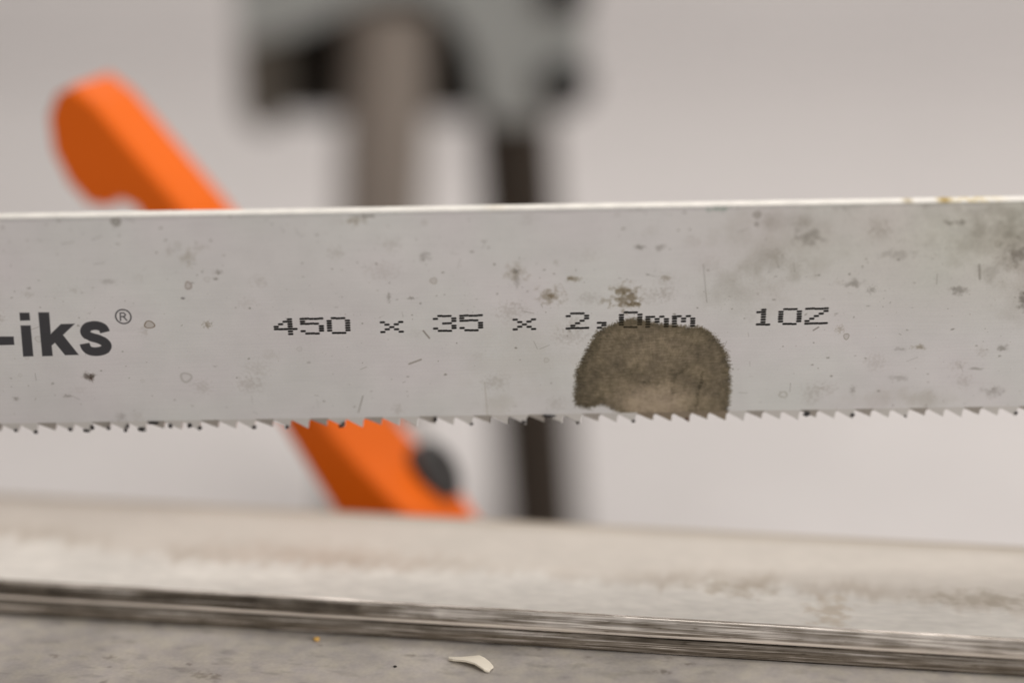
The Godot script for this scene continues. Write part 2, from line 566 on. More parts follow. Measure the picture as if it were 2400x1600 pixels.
# ==================================================================== orange lever
func make_lever() -> void:
	var turn := Basis(Vector3.UP, deg_to_rad(-22.0))
	var p0 := Vector3(-0.025, 0.00222, -0.04217)
	var foot := p0 + turn * Vector3(0.033, -0.0871, -0.008)
	var l := thing("orange_lever", "glossy orange plastic clamp lever with hooked tip and black round button", "lever", Transform3D(Basis(), foot))
	var outline := PackedVector2Array([Vector2(-50.2, 60.6), Vector2(-53.4, 59.0), Vector2(-55.3, 55.2), Vector2(-55.0, 49.4), Vector2(-52.4, 44.2), Vector2(-48.8, 40.8), Vector2(-45.2, 40.6), Vector2(-43.2, 42.3), Vector2(-39.9, 41.1), Vector2(-14.9, 6.5), Vector2(-6.3, -7.0), Vector2(22.5, -52.0), Vector2(25.0, -87.1), Vector2(42.0, -87.1), Vector2(40.0, -52.0), Vector2(8.0, -6.5), Vector2(0.0, 0.6), Vector2(-5.3, 6.0), Vector2(-30.1, 41.0), Vector2(-36.6, 48.0), Vector2(-46.0, 58.0)])
	var st := begin()
	prism(st, outline, Transform3D(turn, p0 - foot), func(p): return 12.0 + 5.5 * clampf((42.0 - p.y) / 38.0, 0.0, 1.0), 0.7)
	var plastic := material(Color(0.93, 0.415, 0.035), 0.45)
	plastic.metallic_specular = 0.35
	commit("handle", st, plastic, l)
	st = begin()
	var n := (turn * Vector3(0.83, 0.56, 0)).normalized()
	var c := p0 - foot + turn * Vector3(0.0052, -0.0044, -0.0150)
	tube(st, -n * 0.001, n * 0.002, 0.0056, 0.0054, 28)
	tube(st, n * 0.002, n * 0.0028, 0.0054, 0.0042, 28)
	var button := commit("round_button", st, material(Color(0.18, 0.17, 0.165), 0.5), l)
	button.position = c + (turn * Vector3(0.56, -0.83, 0)) * 0.0012

# ==================================================================== the blade
func paint_blade(left: float, right: float, per_mm: float) -> void:
	canvas(int((right - left) * per_mm), int(35.0 * per_mm), per_mm, left, 17.5)
	var n1 := noise(41, 0.035, 3)
	var n2 := noise(42, 0.16, 4)
	var n3 := noise(43, 1.6, 2)
	var brush := noise(44, 1.0, 2)
	var hue := noise(45, 0.05, 2)
	for y in ph:
		var v := v1 - (y + 0.5) / ppm
		for x in pw:
			var u := u0 + (x + 0.5) / ppm
			var i := y * pw + x
			var h := hue.get_noise_2d(u, v)
			var m := n2.get_noise_2d(u, v)
			var k := 0.862 + 0.018 * n1.get_noise_2d(u, v) + 0.016 * m + 0.010 * n3.get_noise_2d(u * 1.5, v * 1.5) + 0.012 * brush.get_noise_2d(u * 0.08, v * 4.0)
			# dirtier towards the upper right
			var dirt := clampf((u - 20.0) / 60.0, 0.0, 1.0) * clampf((v + 4.0) / 16.0, 0.0, 1.0)
			k -= dirt * (0.04 + 0.10 * clampf(m + 0.15, 0.0, 1.0) + 0.05 * clampf(n3.get_noise_2d(u * 0.8, v * 0.8) + 0.1, 0.0, 1.0))
			# a thin grey seam of dirt under the back edge
			k -= 0.13 * clampf(1.0 - (17.5 - v) / (0.55 + 0.5 * clampf(m + 0.3, 0.0, 1.0)), 0.0, 1.0)
			pr[i] = k * (1.0 + 0.007 * h)
			pg[i] = k * (0.997 - 0.006 * h - 0.005 * dirt)
			pb[i] = k * (1.004 - 0.05 * dirt + 0.004 * h)

func paint_specks(n: int) -> void:
	var nz := noise(46, 1.4)
	for k in n:
		var c := Vector2(rng.randf_range(u0, u0 + pw / ppm), rng.randf_range(-16.0, 17.4))
		if c.y < 0.0 and rng.randf() < 0.55:
			continue
		var r := 0.055 + 0.16 * pow(rng.randf(), 4.0)
		var tint := Color(0.24, 0.215, 0.18, rng.randf_range(0.1, 0.42))
		smudge(c, Vector2(r * rng.randf_range(0.8, 1.8), r), tint, nz, 0.7)
	for k in int(n * 0.05):     # faint cloudy marks
		var c := Vector2(rng.randf_range(u0, u0 + pw / ppm), rng.randf_range(-15.0, 17.0))
		var r := rng.randf_range(0.5, 1.7)
		smudge(c, Vector2(r * rng.randf_range(0.8, 1.6), r), Color(0.45, 0.41, 0.36, rng.randf_range(0.05, 0.16)), nz, 0.8, 0.05)
	for k in int(n * 0.06):     # fine scratches
		var c := Vector2(rng.randf_range(u0, u0 + pw / ppm), rng.randf_range(-15.0, 17.0))
		var d := Vector2.from_angle(rng.randf_range(-0.6, 0.6) + (PI * 0.5 if k % 3 == 0 else 0.0)) * rng.randf_range(0.3, 1.8)
		stroke(PackedVector2Array([c, c + d]), 0.035, Color(0.30, 0.28, 0.25, rng.randf_range(0.12, 0.45)), 0.05)
	for k in int(n * 0.015):     # dried droplets
		ring(Vector2(rng.randf_range(u0, u0 + pw / ppm), rng.randf_range(-15.0, 17.0)), Vector2(0.4, 0.42) * rng.randf_range(0.7, 1.3), Color(0.45, 0.42, 0.37, rng.randf_range(0.1, 0.3)))

func dots(where: Vector2, rows: Array, ink: Color) -> void:
	# one dot matrix character: seven rows of five dashes
	for r in rows.size():
		for k in rows[r].length():
			if rows[r][k] == "#":
				var p := where + Vector2(0.645 * k, -0.398 * r) + Vector2(rng.randf_range(-0.015, 0.015), rng.randf_range(-0.015, 0.015) + 0.02 * sin(k * 1.9 + r * 5.1))
				stroke(PackedVector2Array([p + Vector2(0.10, 0.0), p + Vector2(0.54, 0.012)]), 0.15, ink, 0.05)

func blotches() -> void:
	var nz := noise(51, 0.8, 4)
	var fine := noise(52, 2.4, 3)
	var broad := noise(53, 0.22, 5)
	var brown := Color(0.34, 0.28, 0.17)
	var soot := Color(0.26, 0.235, 0.20)
	# [u, v, ru, rv, tint, alpha]
	var list := [
		[67.0, 12.0, 9.0, 6.0, Color(0.42, 0.39, 0.32), 0.5], [37.0, 11.0, 10.0, 6.0, Color(0.46, 0.425, 0.35), 0.38], [33.0, 4.0, 7.0, 5.0, Color(0.48, 0.45, 0.38), 0.3], [71.0, 4.0, 4.0, 7.0, Color(0.42, 0.39, 0.33), 0.35], [56.0, -14.0, 9.0, 2.0, Color(0.50, 0.46, 0.38), 0.3],
		[0.7, 7.6, 1.6, 1.5, brown, 0.38], [0.7, 7.9, 0.6, 0.35, soot, 0.8], [0.8, 6.4, 0.5, 1.2, soot, 0.35], [8.5, 6.6, 1.0, 0.5, brown, 0.95], [5.4, 3.9, 1.9, 1.5, brown, 0.55], [5.5, 3.9, 0.6, 0.5, brown, 0.7],
		[16.0, 3.3, 2.2, 2.0, brown, 0.85], [15.4, 4.6, 1.6, 1.2, brown, 0.5], [17.0, 2.4, 1.0, 0.5, brown, 0.8], [13.0, 2.9, 0.9, 0.5, brown, 0.4], [21.4, 6.4, 0.7, 0.5, brown, 0.5],
		[-59.9, -7.9, 0.95, 0.75, soot, 1.0], [-59.7, -8.2, 0.4, 0.7, Color(0.2, 0.13, 0.1), 0.9], [-42.5, 0.2, 0.7, 0.6, brown, 0.6], [-45.5, 4.5, 0.26, 0.24, Color(0.14, 0.12, 0.12), 1.0], [-40.3, 8.5, 0.6, 0.4, soot, 0.55], [-40.8, 7.5, 0.5, 0.22, soot, 0.6],
		[-44.2, 11.0, 1.1, 1.4, brown, 0.28], [-21.0, 16.2, 1.5, 0.7, brown, 0.5], [-19.5, 16.8, 1.3, 0.3, soot, 0.75], [60.0, 14.3, 0.9, 0.4, soot, 0.75], [61.6, 14.3, 0.6, 0.5, soot, 0.7], [65.8, 13.4, 3.4, 1.8, soot, 0.5], [66.5, 16.0, 4.0, 1.5, soot, 0.35],
		[69.8, 9.0, 2.0, 1.4, soot, 0.5], [66.5, 7.0, 3.6, 2.2, soot, 0.34], [71.2, 2.0, 0.9, 1.7, soot, 0.65], [40.9, 12.5, 2.2, 1.5, soot, 0.42], [38.5, 14.6, 4.5, 2.0, soot, 0.20], [33.6, 14.6, 0.4, 0.4, soot, 0.7], [62.0, 3.6, 1.4, 0.8, soot, 0.5],
		[69.3, -5.8, 0.9, 0.6, soot, 0.5], [28.8, 17.0, 1.1, 0.6, Color(0.2, 0.36, 0.29), 0.5], [27.0, 16.9, 0.5, 0.3, Color(0.15, 0.33, 0.25), 0.5], [57.3, -5.5, 1.1, 0.45, brown, 0.6], [54.8, -5.7, 0.9, 0.4, soot, 0.3], [17.7, 11.3, 0.8, 0.4, soot, 0.7], [20.5, 11.2, 0.9, 0.5, soot, 0.35],
		[-11.8, 10.4, 1.0, 0.7, soot, 0.35], [-13.9, 3.9, 0.6, 0.25, soot, 0.6], [-17.0, 4.1, 0.3, 0.8, soot, 0.5], [-34.1, -5.0, 1.2, 1.0, brown, 0.08], [-70.8, -11.5, 0.5, 0.4, soot, 0.5], [-63.5, -11.2, 0.6, 0.3, soot, 0.5], [-56.2, -14.8, 0.8, 0.7, soot, 0.3],
		[29.5, 5.0, 5.0, 3.0, soot, 0.16], [36.5, 8.0, 4.0, 3.0, soot, 0.20], [47.5, 5.0, 1.6, 0.7, soot, 0.45], [50.0, 4.0, 0.7, 0.7, soot, 0.4], [-55.5, 7.5, 1.0, 0.6, soot, 0.25], [70.0, 11.5, 3.0, 3.0, soot, 0.25], [58.0, 11.0, 4.0, 1.0, soot, 0.2], [53.5, 9.5, 3.0, 0.8, soot, 0.25],
		[2.0, -6.0, 9.0, 7.0, Color(0.62, 0.575, 0.49), 0.22], [-2.0, -14.0, 4.0, 2.0, Color(0.50, 0.46, 0.36), 0.3], [46.0, -2.3, 0.7, 0.7, brown, 0.35], [55.0, -10.5, 1.4, 0.6, soot, 0.25], [66.0, -9.2, 1.2, 0.3, soot, 0.4], [48.5, -12.4, 0.5, 0.7, soot, 0.4], [57.0, -14.0, 3.5, 1.8, brown, 0.2], [68.5, -13.0, 1.5, 1.0, soot, 0.35],
	]
	for b in list:
		var t: Color = b[4]
		t.a = b[5] * 0.62
		if b[2] > 3.3:
			t.a *= 0.45
			smudge(Vector2(b[0], b[1]), Vector2(b[2], b[3]), t, broad, 0.75, 0.05)
			t.a *= 0.35
			smudge(Vector2(b[0], b[1]), Vector2(b[2], b[3]), t, fine, 1.6, 0.35)
		else:
			smudge(Vector2(b[0], b[1]), Vector2(b[2], b[3]), t, nz if b[2] > 0.8 else fine, 0.75, 0.0)
	ring(Vector2(-50.6, 0.35), Vector2(0.75, 0.62), Color(0.42, 0.36, 0.29, 0.8), 0.22, 0.25)
	ring(Vector2(-44.6, 6.5), Vector2(0.45, 0.6), Color(0.45, 0.37, 0.33, 0.55), 0.35, 0.3)
	ring(Vector2(-53.5, 16.6), Vector2(0.65, 0.6), Color(0.40, 0.38, 0.35, 0.7), 0.3, 0.5)
	ring(Vector2(-46.3, -8.4), Vector2(0.8, 0.8), Color(0.47, 0.46, 0.42, 0.28), 0.35, 0.1)
	ring(Vector2(33.6, 16.0), Vector2(0.5, 0.5), Color(0.35, 0.32, 0.28, 0.6), 0.3, 0.35)
	ring(Vector2(-10.7, 6.6), Vector2(0.5, 0.5), Color(0.5, 0.46, 0.4, 0.4), 0.3, 0.4)
	ring(Vector2(47.0, -3.5), Vector2(0.4, 0.5), Color(0.45, 0.42, 0.37, 0.5), 0.3, 0.3)
	ring(Vector2(38.6, -13.0), Vector2(0.6, 0.5), Color(0.5, 0.48, 0.42, 0.4), 0.3, 0.0)
	# long thin scratches
	stroke(PackedVector2Array([Vector2(26.5, 8.5), Vector2(27.2, 2.4)]), 0.03, Color(0.3, 0.28, 0.25, 0.5), 0.04)
	stroke(PackedVector2Array([Vector2(-4.0, -10.0), Vector2(-3.7, -16.0)]), 0.04, Color(0.5, 0.46, 0.38, 0.4), 0.08)
	stroke(PackedVector2Array([Vector2(-12.4, -1.4), Vector2(-11.6, -2.6)]), 0.1, Color(0.38, 0.35, 0.31, 0.6), 0.1)
	stroke(PackedVector2Array([Vector2(-14.6, -6.8), Vector2(-12.9, -6.1)]), 0.1, Color(0.42, 0.39, 0.34, 0.6), 0.1)
	stroke(PackedVector2Array([Vector2(-21.4, -12.0), Vector2(-22.2, -14.8)]), 0.05, Color(0.38, 0.35, 0.31, 0.7), 0.05)
	stroke(PackedVector2Array([Vector2(64.6, 7.6), Vector2(64.9, 5.4)]), 0.1, Color(0.33, 0.3, 0.27, 0.5), 0.15)
	stroke(PackedVector2Array([Vector2(42.3, -2.4), Vector2(43.0, -1.9)]), 0.08, Color(0.3, 0.28, 0.25, 0.6), 0.08)

func wood_stain() -> void:
	# the brown print that a round branch left on the steel
	var poly := PackedVector2Array([Vector2(8.97, -14.27), Vector2(8.7, -13.22), Vector2(8.88, -10.73), Vector2(8.96, -8.46), Vector2(10.0, -6.02), Vector2(10.86, -4.01), Vector2(11.89, -2.01), Vector2(13.43, -1.13), Vector2(15.15, -0.36), Vector2(16.87, 0.11), Vector2(18.6, -0.29), Vector2(20.34, -0.8), Vector2(22.93, -1.1), Vector2(25.18, -1.55), Vector2(26.21, -1.37), Vector2(27.8, -2.3), Vector2(29.43, -4.35), Vector2(30.37, -6.19), Vector2(30.8, -8.25), Vector2(31.04, -12.18), Vector2(30.87, -14.68), Vector2(30.41, -18.5), Vector2(17.84, -18.5), Vector2(16.6, -16.3), Vector2(14.63, -15.32), Vector2(13.21, -14.35), Vector2(12.5, -14.23), Vector2(11.62, -14.53), Vector2(10.56, -14.79)])
	var crack := PackedVector2Array([Vector2(26.98, -9.0), Vector2(26.77, -10.85), Vector2(26.38, -12.3), Vector2(26.22, -17.4)])
	var c1 := PackedVector2Array([Vector2(24.85, -8.14), Vector2(23.31, -9.34), Vector2(22.74, -10.78), Vector2(22.87, -12.65)])
	var c2 := PackedVector2Array([Vector2(16.65, -8.4), Vector2(17.02, -9.64), Vector2(18.08, -10.49), Vector2(20.54, -10.74)])
	var rag := noise(61, 1.7, 3)
	var cloud := noise(62, 0.26, 4)
	var grain := noise(63, 2.2, 2)
	var ray := noise(64, 1.0, 3)
	var r := window_(Vector2(7.5, -17.5), Vector2(32.2, 1.2))
	var mid := Vector2(20.2, -12.5)
	for y in range(r.position.y, r.end.y):
		for x in range(r.position.x, r.end.x):
			var p := Vector2(u0 + (x + 0.5) / ppm, v1 - (y + 0.5) / ppm)
			var q := p + Vector2(0.42 * rag.get_noise_2d(p.x * 0.5, p.y * 1.5) + 0.25 * grain.get_noise_2d(p.x * 1.5, p.y * 1.5), 0.38 * rag.get_noise_2d(p.x * 1.4 + 40.0, p.y * 0.8))
			var d := inside(q, poly)
			var a := clampf(0.5 + d / 0.55, 0.0, 1.0)
			if a <= 0.0:
				continue
			var rel := p - mid
			var spoke := ray.get_noise_2d(rel.angle() * 34.0, rel.length() * 0.16)
			var cl := cloud.get_noise_2d(p.x, p.y)
			var g := grain.get_noise_2d(p.x, p.y)
			# thick in a rim round the top and sides, thin low in the middle
			var core := clampf(1.0 - Vector2(rel.x / 8.5, (rel.y + 1.6) / 5.2).length(), 0.0, 1.0)
			var blot := cloud.get_noise_2d(p.x * 3.4 + 90.0, p.y * 2.2)
			var wipe := grain.get_noise_2d(p.x * 0.22, p.y * 1.3)
			var l := 0.435 + 0.20 * smoothstep(0.0, 0.8, core) + 0.10 * cl + 0.075 * blot + 0.06 * wipe + 0.034 * spoke * clampf(rel.length() / 5.0, 0.0, 1.0) + 0.03 * g
			l -= 0.10 * clampf(1.0 - d / (1.5 + 1.2 * cl), 0.0, 1.0)
			l -= 0.05 * clampf((13.5 - p.x) / 3.0, 0.0, 1.0)
			l += 0.07 * clampf(1.0 - Vector2((p.x - 20.0) / 7.0, (p.y + 5.0) / 4.0).length(), 0.0, 1.0)
			l += 0.05 * clampf(g - 0.25, 0.0, 1.0) * 3.0 * clampf((-9.0 - p.y) / 3.0, 0.0, 1.0)
			var cd := INF
			for k in 3:
				cd = minf(cd, seg(q, crack[k], crack[k + 1]))
			l -= 0.24 * clampf(1.0 - cd / 0.26, 0.0, 1.0) * (0.8 + 0.8 * g)
			for cc in [c1, c2]:
				cd = INF
				for k in 3:
					cd = minf(cd, seg(q, cc[k], cc[k + 1]))
				l -= 0.085 * clampf(1.0 - cd / 0.4, 0.0, 1.0)
			l = clampf(l, 0.12, 0.66)
			# what is printed on the steel stays visible under the stain
			var i := y * pw + x
			var under := clampf(pr[i] / 0.68, 0.0, 1.0)
			l *= 0.45 + 0.55 * under
			mix(i, l * 1.03, l * (0.935 + 0.01 * cl), l * (0.74 + 0.2 * (l - 0.3)), a * (0.93 + 0.05 * cl))

func make_blade() -> void:
	var lean := deg_to_rad(13.0)
	var blade := thing("saw_blade_strip", "long grey steel saw blade with printed size and a round brown wood stain", "saw blade", Transform3D(Basis(Vector3.RIGHT, lean) * Basis(Vector3.BACK, 0.0016), Vector3(0, 0.04092, -0.00075)))
	# ---- the face: three pictures that run on from one another
	var logo := Color(0.285, 0.285, 0.30)
	var ink := Color(0.05, 0.048, 0.05)
	paint_blade(-80.0, 80.0, 12.8)
	paint_specks(1300)
	blotches()
	for poly in [PackedVector2Array([Vector2(-71.9, -1.15), Vector2(-69.79, -1.2), Vector2(-69.87, -2.53), Vector2(-72.0, -2.55)]),
			PackedVector2Array([Vector2(-68.45, 2.64), Vector2(-67.08, 2.61), Vector2(-67.15, 1.4), Vector2(-68.52, 1.37)]),
			PackedVector2Array([Vector2(-68.56, 0.58), Vector2(-67.19, 0.56), Vector2(-67.45, -4.45), Vector2(-68.87, -4.48)]),
			PackedVector2Array([Vector2(-65.83, 2.64), Vector2(-64.33, 2.61), Vector2(-64.55, -0.9), Vector2(-62.93, 0.69), Vector2(-61.0, 0.71), Vector2(-62.87, -1.06), Vector2(-61.05, -4.35), Vector2(-62.95, -4.37), Vector2(-64.13, -2.3), Vector2(-64.66, -2.75), Vector2(-64.72, -4.45), Vector2(-66.18, -4.48)])]:
		fill_poly(poly, logo, 0.09)
	var curve := Curve2D.new()
	var knots := [Vector2(-56.92, -0.72), Vector2(-57.15, -0.05), Vector2(-57.73, 0.30), Vector2(-58.46, 0.37), Vector2(-59.25, 0.13), Vector2(-59.66, -0.53), Vector2(-59.5, -1.12), Vector2(-58.86, -1.52), Vector2(-57.98, -1.84), Vector2(-57.22, -2.34), Vector2(-56.96, -2.98), Vector2(-57.41, -3.62), Vector2(-58.39, -3.88), Vector2(-59.34, -3.75), Vector2(-59.83, -3.25), Vector2(-60.0, -2.55)]
	for k in knots.size():
		var t: Vector2 = (knots[mini(k + 1, knots.size() - 1)] - knots[maxi(k - 1, 0)]) / 6.0
		curve.add_point(knots[k], -t, t)
	curve.bake_interval = 0.15
	stroke(curve.get_baked_points(), 0.70, logo, 0.09, false, true)
	var circle := PackedVector2Array()
	for k in 40:
		circle.append(Vector2(-54.1, 1.74) + Vector2(1.06 * cos(TAU * k / 40.0), 1.13 * sin(TAU * k / 40.0)))
	stroke(circle, 0.085, logo, 0.07, true)
	stroke(PackedVector2Array([Vector2(-54.55, 1.12), Vector2(-54.47, 2.32), Vector2(-53.98, 2.32), Vector2(-53.76, 2.04), Vector2(-53.95, 1.74), Vector2(-54.5, 1.74)]), 0.09, Color(logo.r, logo.g, logo.b, 0.85), 0.06)
	stroke(PackedVector2Array([Vector2(-54.1, 1.74), Vector2(-53.68, 1.12)]), 0.09, Color(logo.r, logo.g, logo.b, 0.85), 0.06)
	var glyph := {
		"4": ["...#.", "..##.", ".#.#.", "#..#.", "#####", "...#.", "...#."], "5": ["#####", "#....", "####.", "....#", "....#", "#...#", ".###."],
		"0": [".###.", "#...#", "#...#", "#...#", "#...#", "#...#", ".###."], "x": [".....", ".....", "#...#", ".#.#.", "..#..", ".#.#.", "#...#"],
		"3": [".###.", "#...#", "....#", "..##.", "....#", "#...#", ".###."], "2": [".###.", "#...#", "....#", "...#.", "..#..", ".#...", "#####"],
		".": [".....", ".....", ".....", ".....", ".##..", "..#..", ".#..."], "m": [".....", ".....", "##.#.", "#.#.#", "#.#.#", "#...#", "#...#"],
		"1": ["..#..", ".##..", "..#..", "..#..", "..#..", "..#..", ".###."], "Z": ["#####", "....#", "...#.", "..#..", ".#...", "#....", "#####"]}
	var line := "450 x 35 x 2.0mm  10Z"
	for k in line.length():
		if line[k] != " ":
			dots(Vector2(-33.25 + 3.712 * k, 0.85 + 0.0125 * k), glyph[line[k]], ink)
	wood_stain()
	var face_tex := texture()
	paint_blade(-225.0, -80.0, 4.0)
	paint_specks(500)
	var left_tex := texture()
	paint_blade(80.0, 225.0, 4.0)
	paint_specks(500)
	var right_tex := texture()
	# ---- the back edge, with a rusty yellow mark
	canvas(2048, 8, 12.8, -80.0, 0.0)
	var e1 := noise(71, 0.3, 3)
	for y in 8:
		for x in 2048:
			var k := 0.93 + 0.05 * e1.get_noise_2d(x / 12.8, y * 0.3)
			var u := x / 12.8 - 80.0
			pr[y * 2048 + x] = k
			pg[y * 2048 + x] = k * 0.985
			pb[y * 2048 + x] = k * 0.955
			mix(y * 2048 + x, 0.62, 0.50, 0.22, clampf(1.0 - absf(u - 59.0) / 1.3, 0.0, 1.0) * 0.9)
			mix(y * 2048 + x, 0.80, 0.70, 0.45, clampf(1.0 - absf(u - 63.0) / 5.0, 0.0, 1.0) * 0.55 * clampf(0.7 + 2.0 * e1.get_noise_2d(u * 2.0, y * 0.5), 0.0, 1.0))
			mix(y * 2048 + x, 0.55, 0.47, 0.30, clampf(1.0 - absf(u - 54.0) / 1.0, 0.0, 1.0) * 0.5)
			mix(y * 2048 + x, 0.80, 0.72, 0.60, clampf(1.0 - absf(u + 1.0) / 3.0, 0.0, 1.0) * 0.35 * (0.5 + e1.get_noise_2d(u, 5.0)))
	var back_tex := texture()
	var steel := material(Color(0.74, 0.72, 0.70), 0.42, 0.35)
	var faces := []
	for t in [face_tex, left_tex, right_tex]:
		var m := material(Color(1, 1, 1), 0.38, 0.38, t)
		m.texture_repeat = false
		m.metallic_specular = 0.3
		faces.append(m)
	var back_mat := material(Color(1, 1, 1), 0.38, 0.25, back_tex)
	back_mat.texture_repeat = false
	var root_v := -15.95
	var plate_v := root_v + 0.32
	var th := 0.75
	var ch := 0.12
	var mesh := ArrayMesh.new()
	var spans := [[-80.0, 80.0], [-225.0, -80.0], [80.0, 225.0]]
	for k in 3:
		var st := begin()
		var l: float = spans[k][0]
		var r: float = spans[k][1]
		var vb := (17.5 - plate_v) / 35.0
		var vt := ch / 35.0
		quad(st, mm(l, 17.5 - ch, th), mm(r, 17.5 - ch, th), mm(r, plate_v, th), mm(l, plate_v, th), Vector3.BACK, [Vector2(0, vt), Vector2(1, vt), Vector2(1, vb), Vector2(0, vb)])
		st.generate_normals()
		mesh = st.commit(mesh)
		mesh.surface_set_material(mesh.get_surface_count() - 1, faces[k])
	var sb := begin()
	for k in 3:
		var l: float = spans[k][0]
		var r: float = spans[k][1]
		var ul := (l + 80.0) / 160.0
		var ur := (r + 80.0) / 160.0
		quad(sb, mm(l, 17.5, th - ch), mm(r, 17.5, th - ch), mm(r, 17.5, -th + ch), mm(l, 17.5, -th + ch), Vector3.UP, [Vector2(ul, 0.1), Vector2(ur, 0.1), Vector2(ur, 0.9), Vector2(ul, 0.9)])
		quad(sb, mm(l, 17.5, th - ch), mm(r, 17.5, th - ch), mm(r, 17.5 - ch, th), mm(l, 17.5 - ch, th), Vector3(0, 1, 1), [Vector2(ul, 0.1), Vector2(ur, 0.1), Vector2(ur, 0.0), Vector2(ul, 0.0)])
		quad(sb, mm(l, 17.5, -th + ch), mm(r, 17.5, -th + ch), mm(r, 17.5 - ch, -th), mm(l, 17.5 - ch, -th), Vector3(0, 1, -1))
	sb.generate_normals()
	mesh = sb.commit(mesh)
	mesh.surface_set_material(mesh.get_surface_count() - 1, back_mat)
	sb = begin()
	quad(sb, mm(-225, 17.5 - ch, -th), mm(225, 17.5 - ch, -th), mm(225, plate_v, -th), mm(-225, plate_v, -th), Vector3.FORWARD)
	quad(sb, mm(-225, plate_v, th), mm(225, plate_v, th), mm(225, plate_v, -th), mm(-225, plate_v, -th), Vector3.DOWN)
	for s in [-225.0, 225.0]:
		quad(sb, mm(s, 17.5 - ch, th), mm(s, 17.5 - ch, -th), mm(s, plate_v, -th), mm(s, plate_v, th), Vector3(s, 0, 0))
	sb.generate_normals()
	mesh = sb.commit(mesh)
	mesh.surface_set_material(mesh.get_surface_count() - 1, steel)
	var plate := MeshInstance3D.new()
	plate.name = "blade_plate"
	plate.mesh = mesh
	blade.add_child(plate)
	# ---- teeth: in threes, one bent back, one straight, one bent forward
	var pitch := 2.608
	# each outline runs from the middle of one gullet to the middle of the next
	var lip := 0.32
	var shape := [Vector2(0.30, lip), Vector2(2.908, lip), Vector2(2.908, 0.0), Vector2(2.80, -0.06), Vector2(2.71, -0.18), Vector2(2.65, -0.36), Vector2(2.62, -0.6), Vector2(2.60, -1.22), Vector2(2.50, -1.21), Vector2(2.1, -0.98), Vector2(1.6, -0.68), Vector2(1.05, -0.36), Vector2(0.66, -0.13), Vector2(0.47, -0.03), Vector2(0.30, 0.0)]
	var meshes := []
	for set_ in [-0.34, 0.0, 0.26]:
		for variant in 2:
			var st := begin()
			var poly := PackedVector2Array()
			for p in shape:
				poly.append(p + Vector2(rng.randf_range(-0.02, 0.02), rng.randf_range(-0.03, 0.03)) if p.y < -0.6 else p)
			var idx := Geometry2D.triangulate_polygon(poly)
			var put := func(p: Vector2, side: float) -> Vector3:
				return mm(p.x, p.y, side * th + set_ * clampf((lip - p.y) / 1.5, 0.0, 1.0))
			for k in range(0, idx.size(), 3):
				for side in [1.0, -1.0]:
					tri(st, put.call(poly[idx[k]], side), put.call(poly[idx[k + 1]], side), put.call(poly[idx[k + 2]], side), Vector3(0, 0, side))
			var cen := Vector2(1.9, -0.4)
			for k in poly.size():
				if k == 0:
					continue
				var p := poly[k]
				var q := poly[(k + 1) % poly.size()]
				var o2 := (p + q) * 0.5 - cen
				quad(st, put.call(p, 1.0), put.call(q, 1.0), put.call(q, -1.0), put.call(p, -1.0), Vector3(o2.x, o2.y, 0))
			st.generate_normals()
			meshes.append(st.commit())
	var clean := material(Color(0.80, 0.79, 0.78), 0.36, 0.4)
	var grey := material(Color(0.795, 0.785, 0.775), 0.38, 0.38)
	var dull := material(Color(0.64, 0.62, 0.60), 0.45, 0.35)
	var brown := material(Color(0.50, 0.45, 0.385), 0.6, 0.1)
	var outer := begin()
	for k in range(-91, 81):
		var tip := 12.25 + pitch * k
		var kind := posmod(k, 3)
		var mesh_ = meshes[kind * 2 + (rng.randi() % 2)]
		var place := Transform3D(Basis(), mm(tip - 2.60, root_v, 0))
		if absf(tip) > 88.0:
			outer.append_from(mesh_, 0, place)
			continue
		var o := MeshInstance3D.new()
		o.name = "tooth"
		o.mesh = mesh_
		var m: Material = [dull, grey, clean][kind]
		if tip > 18.5 and tip < 32.0:
			m = brown
		o.material_override = m
		o.transform = place
		blade.add_child(o, true)
	var rest := MeshInstance3D.new()
	rest.name = "tooth_row"
	rest.mesh = outer.commit()
	rest.material_override = grey
	rest.set_meta("kind", "stuff")
	blade.add_child(rest, true)
	# ---- hardened resin on some of the teeth
	var tar := material(Color(0.13, 0.115, 0.12), 0.55)
	for b in [[-71.6, -16.8, 0.22, 0.2], [-68.75, -17.05, 0.36, 0.30], [-63.7, -16.8, 0.28, 0.25], [-61.4, -17.0, 0.55, 0.28], [-60.55, -16.5, 0.3, 0.4], [-58.2, -16.75, 0.25, 0.2], [-55.8, -17.1, 0.3, 0.25], [-55.4, -16.4, 0.2, 0.3],
			[-53.4, -16.95, 0.6, 0.36], [-51.7, -15.95, 0.8, 0.18], [-49.3, -16.5, 0.36, 0.3], [-46.5, -16.45, 0.4, 0.35], [-45.1, -16.9, 0.32, 0.3], [-37.3, -16.9, 0.4, 0.32], [-24.8, -17.0, 0.42, 0.2], [-24.4, -16.6, 0.17, 0.3], [-11.2, -16.2, 0.3, 0.28],
			[-32.6, -17.0, 0.3, 0.2], [-6.1, -17.0, 0.3, 0.22], [1.5, -16.8, 0.36, 0.3], [5.0, -15.9, 0.9, 0.14], [9.3, -17.05, 0.28, 0.22], [17.2, -16.95, 0.3, 0.26], [24.9, -16.75, 0.32, 0.26], [42.1, -16.35, 0.5, 0.3], [48.7, -16.6, 0.33, 0.3], [56.3, -16.9, 0.2, 0.2], [72.2, -16.7, 0.3, 0.25]]:
		var st := begin()
		lump(st, mm(b[0], b[1], th + 0.1), mm(b[2], b[3], 0.28), int(absf(b[0]) * 10), 0.5)
		commit("resin_blob", st, tar if absf(b[0] - 24.9) > 0.1 else material(Color(0.33, 0.22, 0.17), 0.6), blade)

func mm(x: float, y: float, z: float) -> Vector3:
	return Vector3(x, y, z) * MM

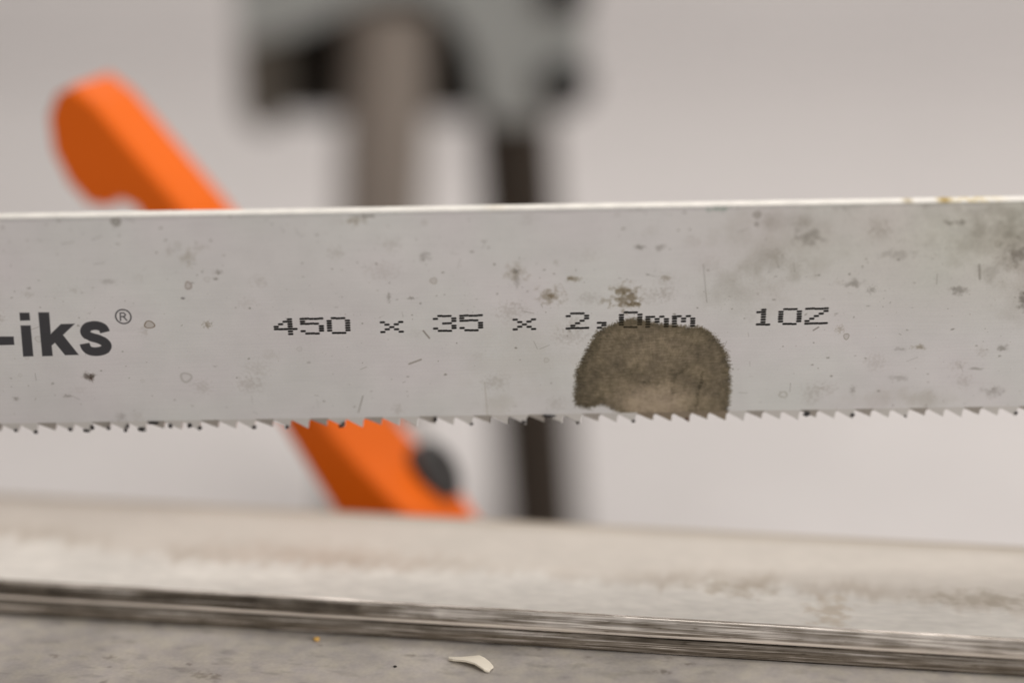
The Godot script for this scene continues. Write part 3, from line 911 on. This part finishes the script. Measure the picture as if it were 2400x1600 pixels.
# ==================================================================== loose bits on the base plate
func make_crumbs() -> void:
	var by := -0.0053
	# a curled wood chip
	var top := [Vector2(-9.65, 12.0), Vector2(-8.9, 12.1), Vector2(-7.6, 12.05), Vector2(-6.6, 11.9), Vector2(-5.3, 11.7), Vector2(-4.6, 12.4), Vector2(-3.8, 13.8), Vector2(-3.3, 15.2)]
	var low := [Vector2(-9.6, 12.6), Vector2(-9.0, 13.3), Vector2(-8.0, 13.8), Vector2(-7.2, 14.25), Vector2(-6.0, 15.0), Vector2(-5.2, 15.9), Vector2(-4.6, 16.5), Vector2(-3.95, 16.6)]
	var origin := Vector3(-0.0062, by, 0.0128)
	var chip := thing("wood_chip", "cream curved wood chip lying on the grey base plate near its edge", "wood chip", Transform3D(Basis(), origin))
	var st := begin()
	var spot := func(i: int, j: int, up: float) -> Vector3:
		var p: Vector2 = top[i].lerp(low[i], j / 4.0)
		var t := i / 7.0
		var lift := 0.12 + 0.5 * sin(PI * t) * j / 4.0 + 0.12 * sin(PI * j / 4.0)
		return Vector3(p.x * MM, by + (lift + up) * MM, p.y * MM) - origin
	for i in 7:
		for j in 4:
			quad(st, spot.call(i, j, 0.28), spot.call(i + 1, j, 0.28), spot.call(i + 1, j + 1, 0.28), spot.call(i, j + 1, 0.28), Vector3.UP, [], true)
			quad(st, spot.call(i, j, 0.0), spot.call(i + 1, j, 0.0), spot.call(i + 1, j + 1, 0.0), spot.call(i, j + 1, 0.0), Vector3.DOWN, [], true)
		quad(st, spot.call(i, 4, 0.0), spot.call(i + 1, 4, 0.0), spot.call(i + 1, 4, 0.28), spot.call(i, 4, 0.28), Vector3.BACK)
		quad(st, spot.call(i, 0, 0.0), spot.call(i + 1, 0, 0.0), spot.call(i + 1, 0, 0.28), spot.call(i, 0, 0.28), Vector3.FORWARD)
	for i in [0, 7]:
		for j in 4:
			quad(st, spot.call(i, j, 0.0), spot.call(i, j + 1, 0.0), spot.call(i, j + 1, 0.28), spot.call(i, j, 0.28), Vector3(-1 if i == 0 else 1, 0, 0))
	commit("chip", st, material(Color(0.97, 0.935, 0.865), 0.7), chip)
	var list := [["yellow_crumb", "tiny yellow wood crumb on the grey base plate left of the chip", -28.8, 5.4, 0.5, Color(0.86, 0.68, 0.36)], ["dark_crumb", "tiny dark crumb on the base plate under the right end of the edge rail", 59.1, 17.2, 0.42, Color(0.10, 0.085, 0.08)], ["dark_crumb", "tiny dark speck of dirt lying on the base plate left of the cream chip", -17.1, 14.2, 0.24, Color(0.16, 0.14, 0.12)]]
	for c in list:
		st = begin()
		var r: float = c[4] * MM
		lump(st, Vector3(0, r * 0.45, 0), Vector3(r, r * 0.55, r * 0.75), int(c[2]), 0.35)
		var o := commit(c[0], st, material(c[5], 0.7))
		o.position = Vector3(c[2] * MM, by, c[3] * MM)
		tag(o, c[1], "crumb")
